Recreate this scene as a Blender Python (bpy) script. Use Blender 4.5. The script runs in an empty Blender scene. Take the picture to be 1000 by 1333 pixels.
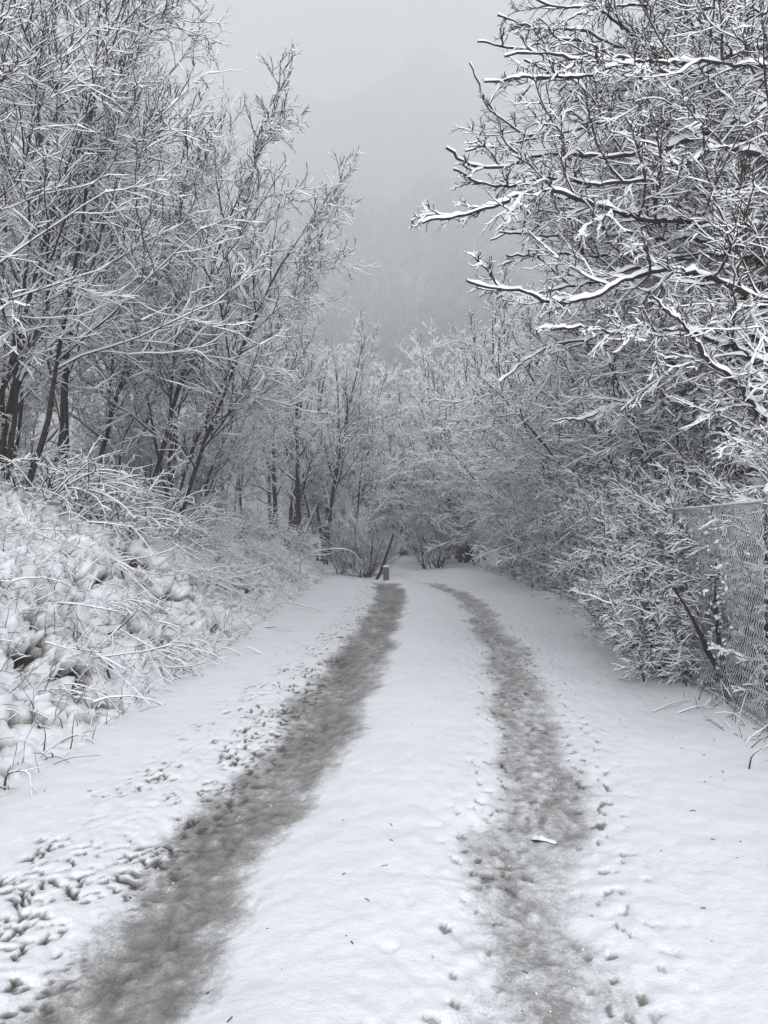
import bpy, math, time
import numpy as np
from math import radians as RAD
T0 = time.time()
C = bpy.context.scene.collection
SC = bpy.context.scene

# ------------------------------------------------------------------ camera, sky, sun, exposure
cam_d = bpy.data.cameras.new('camera')
cam = bpy.data.objects.new('camera', cam_d); C.objects.link(cam)
cam_d.sensor_fit = 'VERTICAL'; cam_d.sensor_height = 24.0; cam_d.lens = 18.0
cam_d.clip_start = 0.05; cam_d.clip_end = 2000
cam.location = (0, 0, 1.6); cam.rotation_euler = (RAD(90 + 1.35), 0, 0)
SC.camera = cam

world = bpy.data.worlds.new("World"); SC.world = world; world.use_nodes = True
wn = world.node_tree.nodes; wl = world.node_tree.links
bg = wn['Background']
sky = wn.new('ShaderNodeTexSky'); sky.sky_type = 'NISHITA'; sky.sun_disc = False
sky.sun_elevation = RAD(30); sky.sun_rotation = RAD(200); sky.dust_density = 0.8; sky.air_density = 1.0
hsv = wn.new('ShaderNodeHueSaturation'); hsv.inputs['Saturation'].default_value = 0.3
wl.new(sky.outputs['Color'], hsv.inputs['Color']); wl.new(hsv.outputs['Color'], bg.inputs['Color'])
bg.inputs['Strength'].default_value = 0.15

sun_d = bpy.data.lights.new('sun', 'SUN'); sun_d.energy = 1.35; sun_d.angle = RAD(80); sun_d.color = (1, 0.985, 0.965)
sun = bpy.data.objects.new('sun', sun_d); C.objects.link(sun)
sun.rotation_euler = (RAD(60), 0, RAD(20)); sun.location = (0, -5, 60)

SC.view_settings.view_transform = 'Standard'; SC.view_settings.look = 'None'
SC.view_settings.gamma = 1.0; SC.view_settings.use_curve_mapping = False
SC.view_settings.exposure = 0.70
SC.render.engine = 'CYCLES'
cy = SC.cycles
cy.max_bounces = 10; cy.diffuse_bounces = 7; cy.glossy_bounces = 2; cy.transmission_bounces = 2
cy.volume_bounces = 4; cy.transparent_max_bounces = 8
cy.use_denoising = True
HAZE_DENSITY = 0.0026

# ------------------------------------------------------------------ noise
def _hash(ix, iy, seed):
    h = (ix.astype(np.int64) * 374761393 + iy.astype(np.int64) * 668265263 + seed * 1442695041) & 0xffffffff
    h = ((h ^ (h >> 13)) * 1274126177) & 0xffffffff
    h = h ^ (h >> 16)
    return h & 0xffffffff
def pnoise(x, y, seed=0):
    x = np.asarray(x, float); y = np.asarray(y, float)
    x0 = np.floor(x); y0 = np.floor(y); fx = x - x0; fy = y - y0
    u = fx * fx * fx * (fx * (fx * 6 - 15) + 10); v = fy * fy * fy * (fy * (fy * 6 - 15) + 10)
    def g(dx, dy):
        a = _hash(x0 + dx, y0 + dy, seed) * (2 * math.pi / 4294967296.0)
        return np.cos(a) * (fx - dx) + np.sin(a) * (fy - dy)
    n0 = g(0, 0) * (1 - u) + g(1, 0) * u; n1 = g(0, 1) * (1 - u) + g(1, 1) * u
    return (n0 * (1 - v) + n1 * v) * 1.5
def fbm(x, y, seed=0, octs=3):
    s = 0; a = 1; t = 0
    for k in range(octs):
        s = s + a * pnoise(x * 2 ** k, y * 2 ** k, seed + 17 * k); t += a; a *= .5
    return s / t
def sstep(a, b, x):
    t = np.clip((x - a) / (b - a), 0, 1); return t * t * (3 - 2 * t)
def cinterp(x, xs, ys):
    """smooth interpolation (cosine-blended piecewise, slope continuous)"""
    xs = np.asarray(xs, float); ys = np.asarray(ys, float)
    m = np.gradient(ys, xs); x = np.clip(x, xs[0], xs[-1])
    i = np.clip(np.searchsorted(xs, x) - 1, 0, len(xs) - 2)
    h = xs[i + 1] - xs[i]; t = (x - xs[i]) / h
    return ((2*t**3 - 3*t**2 + 1) * ys[i] + (t**3 - 2*t**2 + t) * h * m[i] + (-2*t**3 + 3*t**2) * ys[i+1] + (t**3 - t**2) * h * m[i+1])

# ------------------------------------------------------------------ materials
def new_mat(name):
    m = bpy.data.materials.new(name); m.use_nodes = True
    nt = m.node_tree
    return m, nt.nodes, nt.links, nt.nodes['Principled BSDF']
def N(nodes, typ, **kw):
    n = nodes.new(typ)
    for k, v in kw.items():
        if k in n.inputs: n.inputs[k].default_value = v
        else: setattr(n, k, v)
    return n
def noise_node(nodes, links, scale, detail=4, rough=.6, coord='Object'):
    tc = nodes.new('ShaderNodeTexCoord')
    n = N(nodes, 'ShaderNodeTexNoise'); n.inputs['Scale'].default_value = scale
    n.inputs['Detail'].default_value = detail; n.inputs['Roughness'].default_value = rough
    links.new(tc.outputs[coord], n.inputs['Vector']); return n
def mix_rgb(nodes, links, fac, a, b):
    m = nodes.new('ShaderNodeMix'); m.data_type = 'RGBA'
    for sock, v in ((m.inputs[0], fac), (m.inputs[6], a), (m.inputs[7], b)):
        if isinstance(v, bpy.types.NodeSocket): links.new(v, sock)
        elif isinstance(v, (int, float)): sock.default_value = v
        else: sock.default_value = (*v, 1)
    return m.outputs[2]
def ramp(nodes, links, src, stops):
    r = nodes.new('ShaderNodeValToRGB'); cr = r.color_ramp
    while len(cr.elements) < len(stops): cr.elements.new(0.5)
    for e, (p, c) in zip(cr.elements, stops):
        e.position = p; e.color = (*c, 1) if not isinstance(c, float) else (c, c, c, 1)
    links.new(src, r.inputs['Fac']); return r.outputs['Color']
def math_node(nodes, links, op, a, b=None, c=None):
    m = nodes.new('ShaderNodeMath'); m.operation = op
    for i, v in enumerate((a, b, c)):
        if v is None: continue
        if isinstance(v, bpy.types.NodeSocket): links.new(v, m.inputs[i])
        else: m.inputs[i].default_value = v
    return m.outputs[0]
def bump(nodes, links, src, strength, dist, bsdf):
    b = nodes.new('ShaderNodeBump'); b.inputs['Strength'].default_value = strength; b.inputs['Distance'].default_value = dist
    links.new(src, b.inputs['Height']); links.new(b.outputs['Normal'], bsdf.inputs['Normal'])

SNOW = (0.72, 0.735, 0.76)
def mat_branch_snow():
    m, n, l, b = new_mat('branch_snow')
    nz = noise_node(n, l, 35, 3)
    l.new(ramp(n, l, nz.outputs['Fac'], [(.3, (.68, .70, .73)), (.7, (.76, .775, .80))]), b.inputs['Base Color'])
    b.inputs['Roughness'].default_value = .85; b.inputs['Specular IOR Level'].default_value = .2
    return m
def mat_bark(name, c0, c1, snowy=0.0, scale=14):
    m, n, l, b = new_mat(name)
    nz = noise_node(n, l, scale, 5, .65)
    col = ramp(n, l, nz.outputs['Fac'], [(.3, c0), (.7, c1)])
    if snowy:
        n2 = noise_node(n, l, 5.5, 4, .7)
        f = ramp(n, l, n2.outputs['Fac'], [(1 - snowy - .06, 0.0), (1 - snowy + .03, 1.0)])
        col = mix_rgb(n, l, f, col, SNOW)
    l.new(col, b.inputs['Base Color']); b.inputs['Roughness'].default_value = .9
    b.inputs['Specular IOR Level'].default_value = .2
    bump(n, l, nz.outputs['Fac'], .6, .01, b)
    return m
def mat_plain(name, col, var=.25, scale=20, rough=.8, met=0.0):
    m, n, l, b = new_mat(name)
    nz = noise_node(n, l, scale, 3)
    l.new(ramp(n, l, nz.outputs['Fac'], [(.3, tuple(c * (1 - var) for c in col)), (.7, tuple(min(1, c * (1 + var)) for c in col))]), b.inputs['Base Color'])
    b.inputs['Roughness'].default_value = rough; b.inputs['Metallic'].default_value = met
    return m

def mat_ground(name, soil0, soil1, slush):
    """snow, with a per-point 'mud' amount (wheel wear, gaps under the snow) broken up by fine noise"""
    m, n, l, b = new_mat(name)
    at = n.new('ShaderNodeAttribute'); at.attribute_name = 'mud'
    nz = noise_node(n, l, 30, 5, .7); nb = noise_node(n, l, 85, 3, .7); nl = noise_node(n, l, 1.3, 4, .6)
    a = math_node(n, l, 'SUBTRACT', nz.outputs['Fac'], .5)
    b2 = math_node(n, l, 'SUBTRACT', nb.outputs['Fac'], .5)
    a = math_node(n, l, 'MULTIPLY', a, 0.65); b2 = math_node(n, l, 'MULTIPLY', b2, .55)
    # the wear noise only acts where there is some wear
    gate = math_node(n, l, 'MINIMUM', math_node(n, l, 'MULTIPLY', at.outputs['Fac'], 3.0), 1.0)
    s = math_node(n, l, 'ADD', at.outputs['Fac'], math_node(n, l, 'MULTIPLY', math_node(n, l, 'ADD', a, b2), gate))
    snow = ramp(n, l, nl.outputs['Fac'], [(.3, (.70, .715, .745)), (.7, (.75, .765, .79))])
    soil = ramp(n, l, nz.outputs['Fac'], [(.3, soil0), (.7, soil1)])
    f1 = ramp(n, l, s, [(.18, 0.0), (.60, 1.0)]); f2 = ramp(n, l, s, [(.62, 0.0), (1.0, 1.0)])
    col = mix_rgb(n, l, f2, mix_rgb(n, l, f1, snow, slush), soil)
    l.new(col, b.inputs['Base Color'])
    rr = math_node(n, l, 'MULTIPLY_ADD', f1, -.35, .85)
    l.new(rr, b.inputs['Roughness']); b.inputs['Specular IOR Level'].default_value = .3
    h = math_node(n, l, 'ADD', nz.outputs['Fac'], math_node(n, l, 'MULTIPLY', nb.outputs['Fac'], .4))
    bump(n, l, h, .5, .014, b)
    return m

M_SNOW = mat_branch_snow()
M_BARK = mat_bark('dark_bark', (.014, .013, .012), (.046, .042, .038), .20)
M_TWIG = mat_bark('twig_bark', (.020, .018, .016), (.062, .054, .048))
M_BROWN = mat_bark('brown_twig', (.05, .038, .03), (.11, .085, .065))
M_ROAD = mat_ground('road_slush', (.05, .045, .040), (.12, .110, .10), (.275, .268, .26))
M_BANK = mat_ground('bank_snow', (.014, .012, .010), (.045, .038, .030), (.38, .37, .36))
M_FIELD = mat_plain('field_snow', (.78, .80, .82), .04, 2)
M_LITTER = mat_plain('snowy_leaf_litter', (.22, .22, .22), .4, .1)
M_WIRE = mat_plain('wire', (.30, .31, .32), .3, 40, .6, .2)
M_WOOD = mat_plain('bare_wood', (.07, .07, .07), .7, .06)
M_WOODS = mat_plain('frosted_wood', (.24, .245, .25), .6, .06)
M_FROST = mat_plain('frosted_wire', (.42, .43, .45), .35, 30, .8)
M_POST = mat_bark('weathered_wood', (.07, .065, .058), (.17, .158, .14), 0, 30)
M_LEAF = mat_plain('dead_leaf', (.10, .055, .035), .5, 9, .8)
M_RUST = mat_plain('russet_leaf', (.22, .065, .03), .4, 9, .8)
M_GREEN = mat_plain('evergreen_leaf', (.018, .026, .016), .4, 6, .6)
M_IVY = mat_plain('ivy_leaf', (.03, .06, .025), .4, 12, .5)
M_GRASS = mat_plain('dead_grass', (.14, .11, .07), .4, 12, .9)

# ------------------------------------------------------------------ mesh helpers
def raw_mesh(name, verts, quads, mats, midx=None, smooth=True, tris=None):
    me = bpy.data.meshes.new(name)
    verts = np.asarray(verts, np.float32).reshape(-1, 3)
    quads = np.asarray(quads, np.int32).reshape(-1, 4)
    nq = len(quads); nt = 0 if tris is None else len(tris)
    me.vertices.add(len(verts)); me.vertices.foreach_set('co', verts.ravel())
    loops = quads.ravel()
    if nt: loops = np.concatenate([loops, np.asarray(tris, np.int32).ravel()])
    me.loops.add(len(loops)); me.loops.foreach_set('vertex_index', loops)
    me.polygons.add(nq + nt)
    st = np.arange(nq) * 4
    if nt: st = np.concatenate([st, nq * 4 + np.arange(nt) * 3])
    me.polygons.foreach_set('loop_start', st.astype(np.int32))
    if midx is not None: me.polygons.foreach_set('material_index', np.asarray(midx, np.int32))
    me.polygons.foreach_set('use_smooth', np.full(nq + nt, smooth))
    for m in (mats if isinstance(mats, (list, tuple)) else [mats]): me.materials.append(m)
    me.update(calc_edges=True)
    return me
def link(name, me, parent=None):
    o = bpy.data.objects.new(name, me); C.objects.link(o)
    if parent: o.parent = parent
    return o
def tag(o, label=None, cat=None, group=None, kind=None):
    if label: o['label'] = label
    if cat: o['category'] = cat
    if group: o['group'] = group
    if kind: o['kind'] = kind
    return o
def thing(name, label, cat, loc=(0, 0, 0), rz=0, group=None):
    o = bpy.data.objects.new(name, None); C.objects.link(o)
    o.location = loc; o.rotation_euler = (0, 0, rz)
    return tag(o, label, cat, group)
def dup(root, loc, rz=0, sc=1, label=None, group=None):
    r = root.copy(); C.objects.link(r); r.location = loc; r.rotation_euler = (0, 0, rz); r.scale = (sc, sc, sc)
    if label: r['label'] = label
    if group: r['group'] = group
    for ch in list(root.children):
        c = ch.copy(); C.objects.link(c); c.parent = r
        for g in ch.children:
            d = g.copy(); C.objects.link(d); d.parent = c
    return r

class Bag:
    """collects tube geometry with one snow and one bark material"""
    def __init__(s): s.v = []; s.q = []; s.m = []; s.n = 0; s.t = []
    def add(s, V, Q, M):
        s.v.append(V.reshape(-1, 3)); s.q.append(Q.reshape(-1, 4) + s.n); s.m.append(M.ravel()); s.n += V.reshape(-1, 3).shape[0]
    def mesh(s, name, mats, smooth=True):
        return raw_mesh(name, np.concatenate(s.v), np.concatenate(s.q), mats, np.concatenate(s.m), smooth)

def norm(v): return v / np.maximum(np.linalg.norm(v, axis=-1, keepdims=True), 1e-9)

def tubes(bag, P, R, snow, rng, k=4, upright=False, lump=False, cap=0.22, cut=0.10):
    """P (n,m,3) centre lines, R (n,m) radii, snow (n,) or scalar: snow depth lying on top (metres).
    The cross-section is bark below and a snow ridge above; steep stretches carry none."""
    n, m, _ = P.shape
    T = np.empty_like(P); T[:, 1:-1] = P[:, 2:] - P[:, :-2]; T[:, 0] = P[:, 1] - P[:, 0]; T[:, -1] = P[:, -1] - P[:, -2]
    T = norm(T)
    if upright:
        ref = np.broadcast_to(np.array([1., .15, 0]), T.shape)
        side = norm(ref - T * (T * ref).sum(-1, keepdims=True)); up = np.cross(side, T)
        hz = np.zeros((n, m))
    else:
        ref = np.broadcast_to(np.array([0, 0, 1.]), T.shape)
        side = np.cross(T, ref); ln = np.linalg.norm(side, axis=-1, keepdims=True)
        fb = np.broadcast_to(np.array([.7, .7, 0]), T.shape); fb = np.cross(T, fb)
        side = norm(np.where(ln > .12, side, fb)); up = np.cross(side, T)
        hz = np.sqrt(np.clip(1 - T[..., 2] ** 2, 0, 1))
    sn = np.broadcast_to(np.asarray(snow, float).reshape(-1, 1), (n, m))
    H = sn * sstep(.10, .60, hz) * (0.45 + .9 * rng.random((n, m)))
    if lump:
        tt = np.cumsum(np.linalg.norm(np.diff(P, axis=1, prepend=P[:, :1]), axis=-1), 1)
        H *= np.clip(1.0 + 1.3 * pnoise(tt * 3.1, R[:, :1] * 3000 + 0 * tt, 3) + .5 * pnoise(tt * 11, R[:, :1] * 3000 + 0 * tt, 4), .06, 2.0)
    H *= np.linspace(1.1, .45, m)[None] if k == 4 else np.linspace(1.1, .4, m)[None]
    W = R * .95 + np.minimum(H * cap, .03)
    if k == 4:
        offs = [(0 * R, -R), (W, R * .10 + H * .05), (0 * R, R * .9 + H), (-W, R * .10 + H * .05)]; snowf = [0, 1, 1, 0]
    elif k == 6:
        offs = [(0 * R, -R), (.87 * R, -.5 * R), (W, .3 * R), (0 * R, R + H), (-W, .3 * R), (-.87 * R, -.5 * R)]; snowf = [0, 0, 1, 1, 0, 0]
    else:
        offs = [(0 * R, -R), (.75 * R, -.68 * R), (R, -.1 * R), (W, .45 * R), (.62 * W, .8 * R + .75 * H), (0 * R, R + H), (-.62 * W, .8 * R + .75 * H), (-W, .45 * R), (-R, -.1 * R), (-.75 * R, -.68 * R)]
        snowf = [0, 0, 0, 1, 1, 1, 1, 0, 0, 0]; k = 10
    V = np.stack([P + side * a[..., None] + up * b[..., None] for a, b in offs], 2)   # n,m,k,3
    idx = np.arange(n * m * k).reshape(n, m, k)
    a = idx[:, :-1]; b = idx[:, 1:]
    Q = np.stack([a, np.roll(a, -1, 2), np.roll(b, -1, 2), b], -1)
    seg_hz = .5 * (hz[:, :-1] + hz[:, 1:]) + .12 * rng.standard_normal((n, m - 1))
    ok = (seg_hz > cut) & (sn[:, :-1] > 0)
    MI = (np.array(snowf)[None, None, :] * ok[..., None]).astype(np.int32)
    bag.add(V, Q, MI)

def walk(S, D, L, m, wander, trop, rng, tropz=(0, 0, 1.)):
    """grow centre lines from starts S along D for length L"""
    n = len(S); P = np.empty((n, m, 3)); P[:, 0] = S; d = norm(D)
    step = (L / (m - 1))[:, None]; tz = np.asarray(tropz, float)
    tr = np.asarray(trop, float).reshape(-1, 1) if np.ndim(trop) else trop
    for i in range(1, m):
        d = norm(d + wander * rng.standard_normal((n, 3)) + tr * tz / (m - 1))
        P[:, i] = P[:, i - 1] + d * step
    return P

def children(P, R, per, t0, t1, len_lo, len_hi, ang, ang_sd, m, wander, trop, ratio, rng, rmin=.002, tip=.35,
             tlen=.5, flat=0.0, bias=None, plen=None, tropz=(0, 0, 1.), abslen=None):
    n, mp, _ = P.shape
    seg = P[:, 1:] - P[:, :-1]; sl = np.linalg.norm(seg, axis=-1); tot = sl.sum(1)
    par = np.repeat(np.arange(n), per); c = len(par)
    tt = t0 + (t1 - t0) * (np.tile(np.arange(per), n) + rng.random(c)) / per
    f = tt * (mp - 1); i = np.minimum(f.astype(int), mp - 2); f = f - i
    S = P[par, i] * (1 - f)[:, None] + P[par, i + 1] * f[:, None]
    rp = R[par, i] * (1 - f) + R[par, i + 1] * f
    T = norm(seg[par, i])
    rv = rng.standard_normal((c, 3))
    if flat: rv[:, 2] *= (1 - flat)
    if bias is not None: rv = rv + np.asarray(bias)
    pv = norm(rv - T * (rv * T).sum(-1, keepdims=True))
    a = np.radians(ang + ang_sd * rng.standard_normal(c))[:, None]
    D = T * np.cos(a) + pv * np.sin(a)
    base = abslen if abslen is not None else tot[par]
    L = base * (len_lo + (len_hi - len_lo) * rng.random(c)) * (1 - tlen * tt)
    CP = walk(S, D, L, m, wander, trop, rng, tropz)
    r0 = np.maximum(rp * ratio, rmin)
    CR = np.maximum(r0[:, None] * np.linspace(1, tip, m)[None], rmin * .7)
    return CP, CR

# ------------------------------------------------------------------ the lie of the land
FOOT_D = [-12, 0, 4.6, 10, 20, 27, 34, 45, 70]
FOOT_X = [-2.6, -2.45, -2.3, -2.15, -2.05, -2.0, -2.8, -5.0, -9.0]
LT_D = [-12, 0, 2.5, 5.2, 10, 17.8, 21.5, 24, 27, 31, 40, 70]
LT_X = [-1.6, -1.22, -1.0, -.67, -.30, .12, .16, -.05, -.7, -1.7, -5, -14]
RT_D = [-12, 0, 2.5, 5.2, 10, 16, 20, 23, 26, 29, 33, 40, 70]
RT_X = [-.1, .28, .47, 1.03, 1.56, 1.92, 1.84, 1.42, .75, .0, -1.0, -3.6, -12.6]
FEN_D = [-12, 0, 2.5, 5.9, 8.4, 12, 16, 21, 27, 34, 70]
FEN_X = [2.3, 2.45, 2.62, 2.93, 3.15, 3.7, 4.12, 4.1, 3.75, 3.2, 3.0]
def footx(d): return cinterp(d, FOOT_D, FOOT_X)
def ltx(d): return cinterp(d, LT_D, LT_X)
def rtx(d): return cinterp(d, RT_D, RT_X)
def fenx(d): return cinterp(d, FEN_D, FEN_X)
def bank_top(d): return np.interp(d, [-12, 0, 10, 18, 25, 30, 38, 70], [2.4, 2.5, 2.7, 2.75, 2.3, 1.5, .7, .4])
def base_h(x, d):
    x = np.asarray(x, float); d = np.asarray(d, float)
    z = .006 * np.clip(d - 27, 0, 14) - .03 * np.clip(d - 47, 0, 50)
    s = np.clip(footx(d) - x, 0, None); bt = bank_top(d)
    z = z + bt * (1 - np.exp(-(s / bt) ** 1.35 * 1.15)) + np.clip(s - 4, 0, None) * .05
    s2 = np.clip(x - fenx(d) + .6, 0, None)
    z = z + .10 * sstep(0, .8, s2) + np.clip(s2 - 3, 0, None) * .04
    z = z + .16 * np.exp(-((x - 3.0) / .9) ** 2 - ((d - 28) / 3.5) ** 2)
    return z
def surf(x, d):
    """detailed ground: returns vertical offset, mud amount"""
    lt = x - ltx(d); rt = x - rtx(d)
    wob = .12 * pnoise(d * .9, x * .3, 5) + .06 * pnoise(d * 2.7, x, 6)
    gl = np.exp(-(np.abs(lt + wob) / (.35 * (1 + .2 * sstep(3.5, 9, d)))) ** 2.5); gr = np.exp(-(np.abs(rt + wob) / .34) ** 2.6) * (.82 + .18 * sstep(2.6, 4.5, d))
    onroad = sstep(footx(d) - .2, footx(d) + .3, x) * (1 - sstep(fenx(d) - .5, fenx(d) + .2, x))
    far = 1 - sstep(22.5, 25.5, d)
    # loose crust beside the left track and crumbs along the right one
    cl = np.exp(-((lt + .60) / .32) ** 2) * (1 - .6 * sstep(6, 12, d)); cr = np.exp(-((rt - .02) / .52) ** 2)
    wx = x + .09 * pnoise(x * 5, d * 4, 23) + .02 * pnoise(x * 19, d * 15, 29); wd = d + .12 * pnoise(x * 4, d * 3.5, 24) + .03 * pnoise(x * 17, d * 14, 30)
    bil = np.abs(pnoise(wx * 14, wd * 10, 21)) + .5 * np.abs(pnoise(wx * 29, wd * 22, 22))
    clod = pnoise(x * 15, d * 11, 26) + .6 * pnoise(x * 31, d * 24, 22)
    pits = sstep(.42, .62, pnoise(x * 14, d * 10, 27) + .25 * pnoise(x * 30, d * 24, 28)) * (.25 + np.exp(-((np.abs(rt - .05) - .35) / .22) ** 2))
    clod2 = pnoise(x * 9, d * 7, 25)
    gap = sstep(.30, .12, bil) * np.minimum(cl * 1.5, 1) * sstep(-.18, .22, fbm(x * 1.9, d * 1.3, 31, 2) + .6 * pnoise(x * 6, d * 5, 32) + .12)
    gapr = sstep(-.42, -.68, clod) * np.exp(-((rt - .12) / .4) ** 2) * sstep(.0, .4, fbm(x * 1.4, d * 1.2, 33, 2)) * .6
    z = -.06 * gl - .045 * gr + .035 * np.exp(-((x - .5 * (ltx(d) + rtx(d))) / .5) ** 2) * onroad
    z = z + onroad * (.020 * fbm(x * 1.1, d * .8, 41, 3) + .006 * pnoise(x * 9, d * 6, 43) + .0032 * pnoise(x * 26, d * 19, 44))
    z = z + cl * .034 * np.minimum(bil, .5) + cr * .011 * clod + gl * .010 * clod + gr * .006 * clod2 - .030 * gap - .022 * gapr - .014 * pits * onroad
    streak = pnoise(x * 3.2, d * 1.1, 51) * .45 + pnoise(x * 9, d * 5.5, 52) * .4
    lump = pnoise(x * 17, d * 15, 53) * .5 + clod * .35
    gl2 = sstep(.05, .92, gl + .30 * lump * (gl > .02) + .12 * streak); gr2 = sstep(.04, .95, gr + .34 * lump * (gr > .02) + .15 * streak)
    z = z + .008 * lump * (gl + gr)
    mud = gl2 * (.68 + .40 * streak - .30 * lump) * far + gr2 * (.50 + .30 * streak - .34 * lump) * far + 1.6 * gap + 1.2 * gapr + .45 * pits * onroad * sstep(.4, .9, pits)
    return z, np.clip(mud, 0, 1.25)
def bank_surf(x, d):
    s = footx(d) - x
    on = sstep(-.15, .5, s)
    big = fbm(x * .9, d * .8, 61, 2); mid = pnoise(x * 2.6, d * 2.2, 63); fine = pnoise(x * 7, d * 6, 64); vf = pnoise(x * 17, d * 14, 65)
    wx = x + .12 * pnoise(x * 2.2, d * 2, 66); wd = d + .15 * pnoise(x * 2, d * 2, 67)
    b1 = np.abs(pnoise(wx * 2.3, wd * 1.9, 68)); b2 = np.abs(pnoise(wx * 5.2, wd * 4.3, 69)); b3 = np.abs(pnoise(wx * 11, wd * 9, 70))
    z = on * (.22 * big + .07 * b1 + .085 * b2 + .08 * b3 + .06 * np.abs(pnoise(wx * 21, wd * 18, 72)) + .02 * vf - .08)
    clus = sstep(-.05, .30, pnoise(x * .8, d * .55, 71) + .30 * np.exp(-((s - .75) / .55) ** 2) * (1 - sstep(9, 15, d)))
    hole = sstep(.56, .24, b1 + .55 * b2 + .3 * b3) * sstep(-.3, .05, mid) * clus * on
    small = sstep(.30, .09, b2 + .5 * b3) * on * sstep(-.3, .2, mid + fine)
    z = z - .17 * hole - .05 * small
    mud = np.clip(1.5 * hole + 1.1 * small * sstep(.1, .5, s), 0, 1.25)
    return z, mud

def grid(name, X, D, Z, mud, mat, parent=None):
    r, c = X.shape
    V = np.stack([X, D, Z], -1).reshape(-1, 3)
    i = np.arange(r * c).reshape(r, c)
    Q = np.stack([i[:-1, :-1], i[:-1, 1:], i[1:, 1:], i[1:, :-1]], -1).reshape(-1, 4)
    me = raw_mesh(name, V, Q, mat)
    at = me.attributes.new('mud', 'FLOAT', 'POINT'); at.data.foreach_set('value', mud.astype(np.float32).ravel())
    return tag(link(name, me, parent), kind='structure')

rows = np.concatenate([[-12, -8, -5, -3, -1.5, -.5, .3, .9, 1.3, 1.6, 1.8], 1.95 * np.exp(np.arange(0, 540) * math.log(70 / 1.95) / 539)])
U = np.linspace(0, 1, 300)
Dg = rows[:, None] + 0 * U[None]
x0 = footx(rows); x1 = fenx(rows) - .05
Xr = x0[:, None] * (1 - U) + x1[:, None] * U
def full_h(x, d):
    a, ma = surf(x, d); b, mb = bank_surf(x, d)
    return base_h(x, d) + a + b, np.maximum(ma, mb)
def grid_bank(x, d):
    """the bank's relief stands out square to its slope, so lumps overhang a little"""
    e = .15
    gx = (base_h(x + e, d) - base_h(x - e, d)) / (2 * e)
    a, ma = surf(x, d); b, mb = bank_surf(x, d)
    nn = np.sqrt(1 + gx * gx); k = b + a
    wgt = sstep(0, .6, footx(d) - x)
    xo = x - wgt * k * gx / nn * 1.25; zo = base_h(x, d) + k * (1 - wgt) + k * wgt / nn
    return xo, zo, np.maximum(ma, mb)
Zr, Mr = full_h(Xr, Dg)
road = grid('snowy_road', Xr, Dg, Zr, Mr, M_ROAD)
Wb = np.concatenate([np.linspace(0, 5.5, 270), 5.5 + 55 * (np.linspace(0, 1, 22)[1:]) ** 1.8])[::-1]
Xb = x0[:, None] - Wb[None]; Db = rows[:, None] + 0 * Wb[None]
Xb, Zb, Mb = grid_bank(Xb, Db)
embank = grid('snow_bank', Xb, Db, Zb, Mb, M_BANK)
Wv = np.concatenate([np.linspace(0, 3, 40), 3 + 55 * np.linspace(0, 1, 18)[1:] ** 1.8])
Xv = x1[:, None] + Wv[None]; Dv = rows[:, None] + 0 * Wv[None]
Zv, Mv = full_h(Xv, Dv)
verge = grid('ground', Xv, Dv, Zv, Mv, M_ROAD)
def gz(x, d): return float(full_h(np.array([x]), np.array([d]))[0][0])

# valley floor and hillside beyond the bend
HX = np.linspace(-450, 450, 120); HD = np.linspace(70, 930, 130)
hx, hd = np.meshgrid(HX, HD)
def hill_h(x, d):
    h = cinterp(np.asarray(d, float) - .10 * np.abs(x - 40), [0, 60, 110, 250, 400, 600, 800, 960], [0, 0, 3, 58, 130, 252, 420, 575])
    side = .86 + .16 * np.exp(-((x - 60) / 260) ** 2) + .10 * pnoise(x * .009, d * .004, 81)
    gully = 16 * np.exp(-((x + 8 - (d - 250) * .03) / 26) ** 2) * sstep(140, 300, d)
    return h * side + 9 * fbm(x * .014, d * .014, 83, 3) * sstep(100, 220, d) - gully - 2.4
hill = link('hill', raw_mesh('hill', np.stack([hx, hd, hill_h(hx, hd)], -1), (lambda i: np.stack([i[:-1, :-1], i[:-1, 1:], i[1:, 1:], i[1:, :-1]], -1))(np.arange(hx.size).reshape(hx.shape)), M_LITTER))
tag(hill, kind='structure'); HT = max(v.co.z for v in hill.data.vertices); HB = min(v.co.z for v in hill.data.vertices)
EX, ED = np.meshgrid(np.linspace(-450, 450, 110), np.linspace(-30, 300, 70))
EZ = np.where((np.abs(EX) < 66) & (ED < 76), -3.2, -2.3) + 0 * EX
tag(link('valley_floor', raw_mesh('valley_floor', np.stack([EX, ED, EZ], -1), (lambda i: np.stack([i[:-1, :-1], i[:-1, 1:], i[1:, 1:], i[1:, :-1]], -1))(np.arange(EX.size).reshape(EX.shape)), M_FIELD)), kind='structure')

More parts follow.
